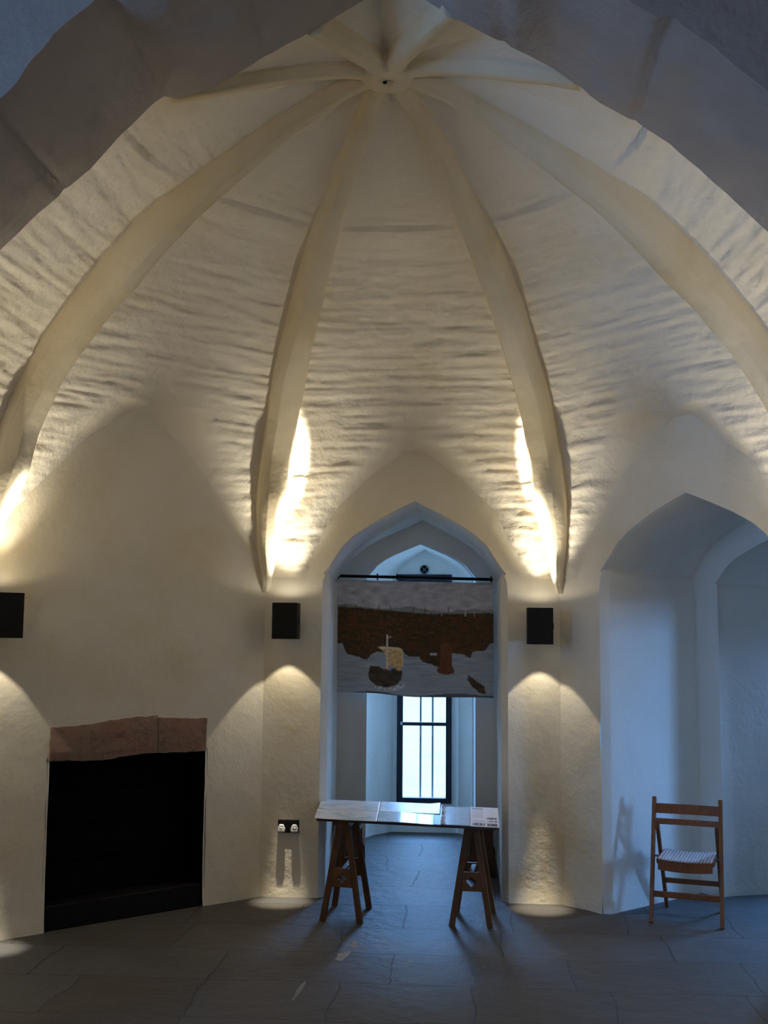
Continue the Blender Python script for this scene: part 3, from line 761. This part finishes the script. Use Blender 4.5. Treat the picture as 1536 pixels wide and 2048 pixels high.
# ------------------------------------------------------------------ trestle table
TROT = -.13
def trestle(label, feetF, feetB, ztop):
    fl, fr = Vector(feetF[0]), Vector(feetF[1]); bl, br = Vector(feetB[0]), Vector(feetB[1])
    cF, cB = (fl + fr)/2, (bl + br)/2
    t = thing('trestle', (cF + cB)/2, label, 'trestle', 'wooden trestles under the table')
    X = (fr - fl).normalized(); Yd = (cB - cF).normalized()
    zt = ztop - .035
    topF, topB = cF + Yd*.05, cB - Yd*.05
    for a, b, tp in ((fl, fr, topF), (bl, br, topB)):
        inward = Yd if tp is topF else -Yd
        for s_, ft in ((-1, a), (1, b)):
            mb = MB(); mb.bar(ft, tp + X*s_*.026 + up*zt, .036, .024, X); build('leg', mb, M_TREST, t, bevel=.003)
        # pierced brace between the two legs of this frame
        c = (a + b)/2; hwF = (b - a).length/2
        def hw_(z): return hwF + (.026 - hwF)*z/zt - .008
        z0, z1 = .205, .315
        def pos(u, z, d): return c + (tp - c)*(z/zt) + X*u + up*z + Yd*d
        mb = MB(); n = 48
        outer = []; inner = []
        zc_ = (z0 + z1)/2
        for i in range(n):
            th = 2*math.pi*i/n; r = .030*(.55 + .45*abs(math.cos(2*th))**.8)
            inner.append((r*math.cos(th), zc_ + r*math.sin(th)))
            dx, dz = math.cos(th), math.sin(th)
            k_ = 1e9
            if abs(dz) > 1e-6: k_ = ((z1 - zc_)/abs(dz))
            lo, hi = 0, min(k_, .3)
            for _ in range(24):
                md = (lo + hi)/2
                if abs(dx*md) < hw_(zc_ + dz*md): lo = md
                else: hi = md
            outer.append((dx*lo, zc_ + dz*lo))
        rings = []
        for (ring, d) in ((outer, -.009), (inner, -.009), (inner, .009), (outer, .009), (outer, -.009)):
            rings.append([pos(u, z, d) for u, z in ring])
        mb.grid(rings, True); build('brace', mb, M_TREST, t)
    mb = MB(); mb.bar(topF - Yd*.05 + up*(zt + .010), topB + Yd*.05 + up*(zt + .010), .075, .05, X); build('top_beam', mb, M_TREST, t, bevel=.004)
    mb = MB(); mb.bar(topF + up*.30, topB + up*.30, .03, .02, X); build('stretcher', mb, M_TREST, t, bevel=.003)
    return t
ZT_ = .600
trestle('oak trestle with clover-pierced braces under the left end of the map table', ((-.495, 1.80, 0), (-.262, 1.755, 0)), ((-.47, 2.20, 0), (-.243, 2.155, 0)), ZT_)
trestle('oak trestle with clover-pierced braces under the right end of the map table', ((.292, 1.765, 0), (.521, 1.745, 0)), ((.315, 2.13, 0), (.545, 2.10, 0)), ZT_)
# table board: corners in plan
TFL, TFR, TBR, TBL = Vector((-.548, 1.752, 0)), Vector((.575, 1.545, 0)), Vector((.583, 2.345, 0)), Vector((-.615, 2.545, 0))
def TP(u, v, z): return (TFL*(1 - u) + TFR*u)*(1 - v) + (TBL*(1 - u) + TBR*u)*v + up*z
mb = MB(); mb.hexa([TP(u, v, z) for z in (ZT_, ZT_ + .016) for u, v in ((.012, .02), (.988, .02), (.988, .98), (.012, .98))])
tb = build('table_board', mb, M_BOARD, bevel=.003); tag(tb, 'thin dark table board resting on the two trestles beneath the laid-out maps', 'table top')
ZS = ZT_ + .0165
def sheet(name, label, cat, u0, u1, v0, v1, z, colf, mtl, curl=None, group=None, nu=70, nv=50, sheared=0):
    mb = MB(); cols = []; G = []
    for j in range(nv + 1):
        r = []
        for i in range(nu + 1):
            a, b = i/nu, j/nv
            zz = z + (curl(a, b) if curl else 0)
            r.append(TP(u0 + (u1 - u0)*a + sheared*b, v0 + (v1 - v0)*b, zz)); cols.append(tuple(min(.92, q*t_) for q, t_ in zip(colf(a, b), (1.16, 1.17, 1.27))))
        G.append(r)
    mb.grid(G); o = build(name, mb, mtl, smooth=True, recalc=False); color_attr(o, cols)
    s_ = o.modifiers.new('thickness', 'SOLIDIFY'); s_.thickness = .001; s_.offset = 1
    return tag(o, label, cat, group)
def mapcol(seed, tint=(.62, .66, .68)):
    def f(a, b):
        if min(a, 1 - a) < .02 or min(b, 1 - b) < .03: return (.72, .72, .73)
        n = fb(a*4 + seed, b*3, seed, 5); r_ = fb(a*9 + seed, b*8, seed + 4, 4)
        c = mix3((.66, .68, .69), tint, sm(-.2, .3, n))
        c = mix3(c, (.36, .52, .58), .75*sm(.18, .30, n))
        if abs(r_) < .02: c = mix3(c, (.40, .42, .46), .7)
        if abs(n - .05) < .012: c = mix3(c, (.45, .55, .60), .8)
        return c
    return f
G_MAP = 'map sheets laid out on the table'
bend = lambda h: (lambda a, b: h*(1 - sm(0, .18, a)))
sheet('map_sheet', 'pale map sheet at the front left corner of the table board', 'map', -.0, .345, .0, .50, ZS + .001, mapcol(1.3), M_PRINT, bend(.002), G_MAP)
sheet('map_sheet', 'pale map sheet at the back left corner, upper row, corner turned up', 'map', .005, .345, .495, 1.02, ZS + .003, mapcol(4.7), M_PRINT, bend(.004), G_MAP)
sheet('map_sheet', 'glossy map sheet in the front row middle of the table, reflecting the window', 'map', .348, .655, .0, .51, ZS + .0015, mapcol(7.1), M_GLOSSY, lambda a, b: .002*math.sin(a*5), G_MAP)
sheet('map_sheet', 'pale map sheet in the back row middle, nearest the window', 'map', .348, .685, .505, 1.04, ZS + .003, mapcol(9.9, (.60, .68, .70)), M_PRINT, lambda a, b: .008*sm(.8, 1, a)*b, G_MAP)
def plainc(a, b):
    n = fb(a*5, b*4, 3, 4)
    if abs(a - .5) < .02: return (.48, .48, .54)
    return mix3((.56, .55, .63), (.50, .50, .60), .5 + n)
def crump(a, b): return .004*sm(.2, 0, a)*(1 + math.sin(b*23)) + .012*sm(.12, 0, a)*abs(math.sin(b*9))
sheet('plastic_sheet', 'lilac-grey plastic sheet with a crumpled left edge beside the printed card', 'sheet', .69, .845, .0, .94, ZS + .003, plainc, M_GLOSSY, crump)
def cardc(a, b):
    ink = (.07, .05, .06); paper = (.74, .73, .74); b = 1 - b
    if .06 < a < .46 and .06 < b < .60:
        if b < .12: return (.30, .28, .30)
        if (b*44) % 2 < .9 and fb(a*60, math.floor(b*22), 1) > -.25: return (.52, .51, .53)
    if .08 < a < .50 and .70 < b < .76 and fb(a*40, 2, 1) > -.1: return (.35, .33, .35)
    if .08 < a < .52 and .82 < b < .95: return ink if fb(a*26, b*18, 4) > -.12 else (.42, .40, .42)
    if .58 < a < .94:
        if .54 < b < .64: return ink if fb(a*22, b*16, 7) > -.15 else (.5, .45, .45)
        if .70 < b < .76: return ink if fb(a*22, b*16, 2) > -.1 else (.6, .55, .55)
        if .83 < b < .97: return ink if fb(a*22, b*20, 9) > -.25 else (.35, .27, .28)
        if .06 < b < .5 and (b*44) % 2 < .6 and a < .85: return (.66, .65, .66)
    return paper
sheet('information_card', 'white printed card with dark pictures and text at the right end of the table', 'card', .848, .998, -.02, .95, ZS + .004, cardc, M_CARD, None, None, 90, 110)
mb = MB(); mb.hexa([TP(u, v, z) for z in (ZS - .020, ZS - .018) for u, v in ((.89, -.05), (1.0, -.05), (1.0, .3), (.89, .3))])

# ------------------------------------------------------------------ benches in the recess
def bench(x0, x1, y0, y1, h, label):
    t = thing('bench', ((x0 + x1)/2, (y0 + y1)/2, 0), label, 'bench', 'dark oak benches in the doorway recess')
    wd = x1 - x0; c = (x0 + x1)/2; hw = wd/2
    ol = [(-hw + .0, 0), (-hw*.30, 0), (-hw*.30, .05), (-hw*.18, .085), (0, .10), (hw*.18, .085), (hw*.30, .05), (hw*.30, 0), (hw, 0), (hw, .10), (hw*.97, .135), (hw*.86, .165), (hw*.80, .21), (hw*.78, h - .028), (-hw*.78, h - .028), (-hw*.80, .21), (-hw*.86, .165), (-hw*.97, .135), (-hw, .10)]
    for y in (y0, y1 - .03):
        mb = MB(); mb.prism(ol, (c, y, 0), (1, 0, 0), (0, 0, 1), (0, 1, 0), .03); build('end_board', mb, M_BENCH, t, bevel=.003)
    mb = MB(); mb.box((c, (y0 + y1)/2, h - .014), (wd*.98, y1 - y0 + .04, .028)); build('seat', mb, M_BENCH, t, bevel=.005)
    for s_ in (-1, 1):
        mb = MB(); mb.box((c + s_*hw*.72, (y0 + y1)/2, h - .06), (.018, y1 - y0 - .062, .06)); build('apron', mb, M_BENCH, t, bevel=.002)
bench(.372, .587, 3.17, 3.56, .40, 'dark oak bench with shaped end boards against the right side of the doorway')
bench(-.618, -.400, 3.23, 3.56, .375, 'dark oak bench with shaped end boards behind the left trestle')

# ------------------------------------------------------------------ folding chair
CW = Vector((.958, -.286, 0)).normalized(); CB = Vector((.286, .958, 0)).normalized(); CO = Vector((1.708, 1.935, 0))
ch = thing('folding_chair', CO + CB*.25, 'brown wooden folding chair with a pale slatted seat standing before the right niche', 'chair')
def K(a, b, z): return CO + CW*a + CB*b + up*z
HW = .204
def lean(z): return .17*z/.725
for s_ in (-1, 1):
    mb = MB(); mb.bar(K(s_*HW*1.03, 0, 0), K(s_*HW*.985, .17, .735), .024, .034, CW); build('post', mb, M_CHAIR, ch, bevel=.004)
    mb = MB(); mb.bar(K(s_*(HW - .030), .465, 0), K(s_*(HW - .026), lean(.56) - .01, .565), .022, .032, CW); build('rear_leg', mb, M_CHAIR, ch, bevel=.004)
    mb = MB(); mb.tube(K(s_*(HW + .006), lean(.385), .385), K(s_*(HW - .05), lean(.385), .385), .006, 10); build('bolt', mb, M_STEEL, ch)
def slat(z0, z1, name, bow=.012):
    mb = MB(); G = []
    for i in range(17):
        a = -HW + 2*HW*i/16; bo = bow*(1 - (a/HW)**2)
        G.append([K(a, lean(z) + bo + d, z) for z, d in ((z0, -.008), (z1, -.008), (z1, .008), (z0, .008))])
    mb.grid(G, True); mb.f.append((0, 1, 2, 3)); n = len(mb.v); mb.f.append((n-1, n-2, n-3, n-4)); build(name, mb, M_CHAIR, ch, bevel=.002)
slat(.637, .695, 'back_slat'); slat(.572, .606, 'back_slat')
mb = MB(); mb.box(K(0, lean(.165) , .165), (2*HW, .018, .036), (CW, CB, up)); build('front_rung', mb, M_CHAIR, ch, bevel=.003)
mb = MB(); mb.box(K(0, lean(.565) + (.465 - lean(.565))*(1 - .19/.565), .19), (2*HW - .06, .016, .032), (CW, CB, up)); build('rear_rung', mb, M_CHAIR, ch, bevel=.003)
SW = HW - .042
def seatz(a, b): return .388 - .010*(1 - (a/SW)**2) - .02*(b/.34)**2*0
mb = MB(); G = []
for i in range(17):
    a = -SW + 2*SW*i/16; z = seatz(a, 0)
    G.append([K(a, b, zz) for b, zz in ((-.02, z - .066), (-.02, z - .004), (.0, z - .004), (.0, z - .066))])
mb.grid(G, True); mb.f.append((0, 1, 2, 3)); n = len(mb.v); mb.f.append((n-1, n-2, n-3, n-4)); build('seat_rail', mb, M_CHAIR, ch, bevel=.002)
mb = MB(); G = []
for i in range(17):
    a = -SW + 2*SW*i/16; z = seatz(a, 0)
    G.append([K(a, b, zz) for b, zz in ((.32, z - .03), (.32, z + .004), (.335, z + .004), (.335, z - .03))])
mb.grid(G, True); mb.f.append((0, 1, 2, 3)); n = len(mb.v); mb.f.append((n-1, n-2, n-3, n-4)); build('seat_rail', mb, M_CHAIR, ch, bevel=.002)
mb = MB(); ns = 17
for i in range(ns):
    a = -SW + 2*SW*(i + .5)/ns; z = seatz(a, 0)
    mb.hexa([K(a + da, b, z + dz) for dz in (-.004, .006) for da, b in ((-.0072, -.024), (.0072, -.024), (.0072, .322), (-.0072, .322))])
o = build('seat', mb, M_SEAT, ch, bevel=.002); o['label'] = 'pale slatted seat'
for s_ in (-1, 1):
    mb = MB(); mb.bar(K(s_*SW, -.01, .372), K(s_*SW, .33, .372), .018, .03, CW); build('seat_side', mb, M_CHAIR, ch, bevel=.002)

# pale mortar repairs and flecks on the flagstones
fl = bpy.data.objects['floor']
def blob(x, y, rx, ry, seed, rot=0):
    mb = MB(); n = 22; pts = []
    for i in range(n):
        th = 2*math.pi*i/n; k_ = 1 + .55*fb(math.cos(th)*1.3 + seed, math.sin(th)*1.3, seed)
        a, b = rx*k_*math.cos(th), ry*k_*math.sin(th)
        pts.append((x + a*math.cos(rot) - b*math.sin(rot), y + a*math.sin(rot) + b*math.cos(rot), .0015))
    mb.add(pts + [(x, y, .002)], [(i, (i + 1) % n, n) for i in range(n)])
    sub(build('mortar_patch', mb, M_MORTAR), fl)
M_MORTAR = plaster('pale_mortar', (.30, .29, .27), (.38, .37, .35), (.16, .15, .14), .45, .7, .5)
for q in ((-.243, 1.29, .018, .075, 1.0, .1), (-.285, 1.05, .035, .085, 4.0, -.15), (.085, .985, .013, .022, 7.0, 0), (-.43, .42, .010, .16, 2.0, -.05), (.07, 2.60, .010, .012, 9.0, 0), (-.12, 2.1, .008, .012, 3.0, 0)):
    blob(*q)
